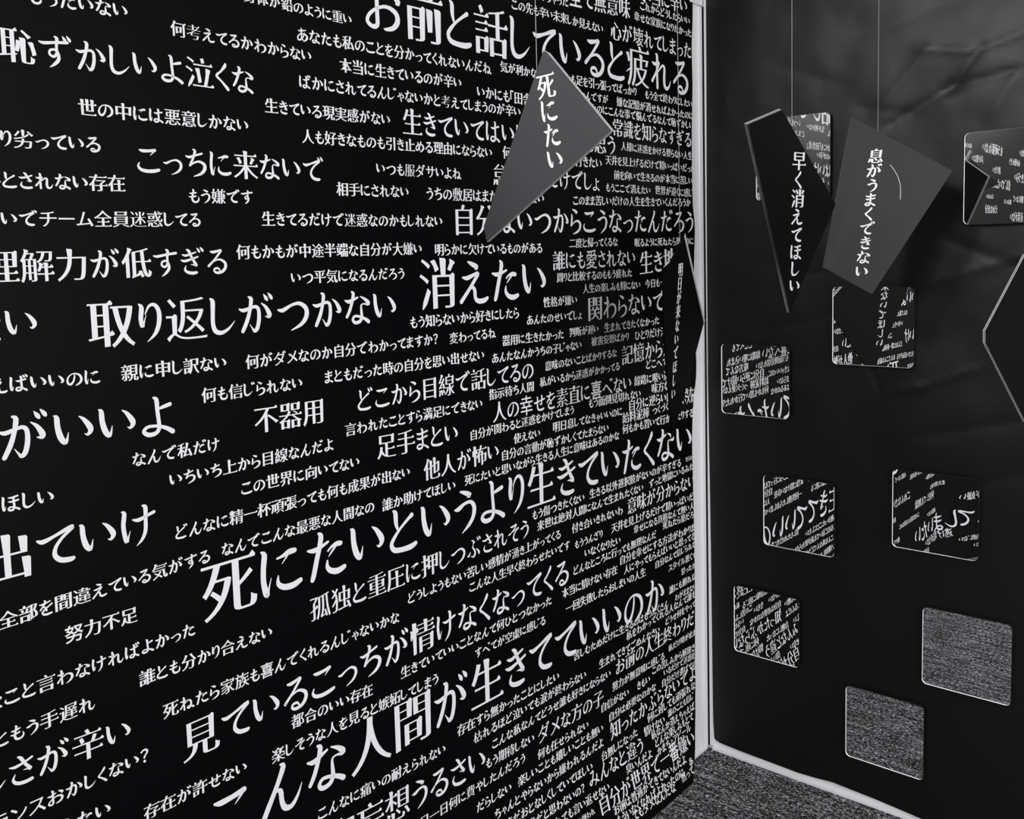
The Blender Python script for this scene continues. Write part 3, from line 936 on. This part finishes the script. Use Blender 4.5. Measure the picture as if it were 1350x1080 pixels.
def hanging(key, lab, thick=0.005):
    P = PANELS[key]
    n = Vector(P['n']).normalized()
    pts = [Vector(p) for p in P['pts']]
    ux = Vector((-n.y, n.x, 0)).normalized()        # to the right, seen from the front
    uy = n.cross(ux)
    base = min(pts, key=lambda p: p.z)
    root = empty('hanging_panel', base)
    thing(root, lab, 'hanging panel', 'panels hung on strings')
    # front laminate, core and back laminate with pale cut edges
    a2 = sum((pts[i] - base).cross(pts[(i + 1) % len(pts)] - base).dot(n) for i in range(len(pts)))
    if a2 < 0:
        pts.reverse()
    k = len(pts)
    lay = [0.0, 0.0014, 0.0036, thick]
    V, F, mi = [], [], []
    for d in lay:
        V += [p - n * d for p in pts]
    F.append(tuple(range(k))); mi.append(0)
    F.append(tuple(reversed(range(3 * k, 4 * k)))); mi.append(0)
    for s in range(3):
        for i in range(k):
            j = (i + 1) % k
            F.append((s * k + i, (s + 1) * k + i, (s + 1) * k + j, s * k + j)); mi.append(2 if s == 1 else 1)
    mesh_obj('board', V, F, None, root, mats=[P.get('mat', M_CARD), P.get('edge', M_EDGE), P.get('core', M_CORE)], midx=mi)
    if 'rim' in P:      # pale double edging along one cut edge
        i, j = P['rim']
        a, b = Vector(P['pts'][i]), Vector(P['pts'][j])
        d = (b - a).normalized()
        w = n.cross(d)
        if w.dot(sum((Vector(q) for q in P['pts']), Vector()) / len(P['pts']) - a) < 0:
            w = -w
        V, F = [], []
        for s0, s1 in ((0.0, 0.0026), (0.0056, 0.0082)):
            q = len(V)
            for h in (0.0002, 0.0009):
                V += [a + w * s0 + n * h, b + w * s0 + n * h, b + w * s1 + n * h, a + w * s1 + n * h]
            F += [tuple(q + t for t in r) for r in ((0, 1, 2, 3), (4, 5, 6, 7), (0, 1, 5, 4), (1, 2, 6, 5), (2, 3, 7, 6), (3, 0, 4, 7))]
        mesh_obj('edging', V, F, M_TRIM, root)
    if 'col' in P:
        text, a, b = P['col']
        a, b = Vector(a), Vector(b)
        N = len(text)
        step = (b - a) / N
        em = step.length * P.get('em', 1.08)
        up = -step.normalized()
        V, F = [], []
        for q, ch in enumerate(text):
            v, f, g0, g1 = glyph(ch, 4)
            c = a + step * (q + 0.5)
            bq = len(V)
            mid = (g0 + g1) / 2 if is_kana(ch) else 0.5
            V += [c + ux * ((x - mid) * em * P.get('wide', 1.0)) + up * ((y - 0.385) * em) + n * 0.0006 for x, y in v]
            F += [tuple(bq + i for i in t) for t in f]
        mesh_obj('printed_lettering', V, F, M_INK, root)
    if 'hang' in P:
        h = Vector(P['hang']) - n * (thick * 0.5)
        v, f = tube([h - Vector((0, 0, 0.004)), h, h + Vector((0, 0, 0.3)), Vector((h.x, h.y, 2.62))], 0.0006)
        mesh_obj('string', v, f, M_STRING, root)
    return root
PANELS['P5']['mat'] = M_BLANK
PANELS['P5']['hang'] = PANELS['P5']['pts'][2]
PANELS['P4']['rim'] = (0, 1)
PANELS['P4']['wide'] = 1.25
PANELS['P4']['mat'] = PANELS['P4']['edge'] = PANELS['P4']['core'] = M_BLANK
PANELS['P5']['edge'] = PANELS['P1']['edge'] = M_WEDGE
PANELS['P3']['mat'] = M_SHEEN
PANELS['P1']['mat'] = M_BRIGHT_SHEEN
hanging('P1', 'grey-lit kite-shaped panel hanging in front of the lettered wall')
hanging('P2', 'narrow dark panel with one white top edge, left of the large grey-lit panel', 0.008)
p3 = hanging('P3', 'large grey-lit black panel with a loose thread, hanging before the black wall')
v, f = tube(THREAD, 0.0005)
mesh_obj('loose_thread', v, f, M_TRIM, p3)
hanging('P4', 'black panel seen nearly edge-on beside the white corner trim', 0.002)
hanging('P5', 'blank black panel with a pale double edge, cut off by the right frame edge')
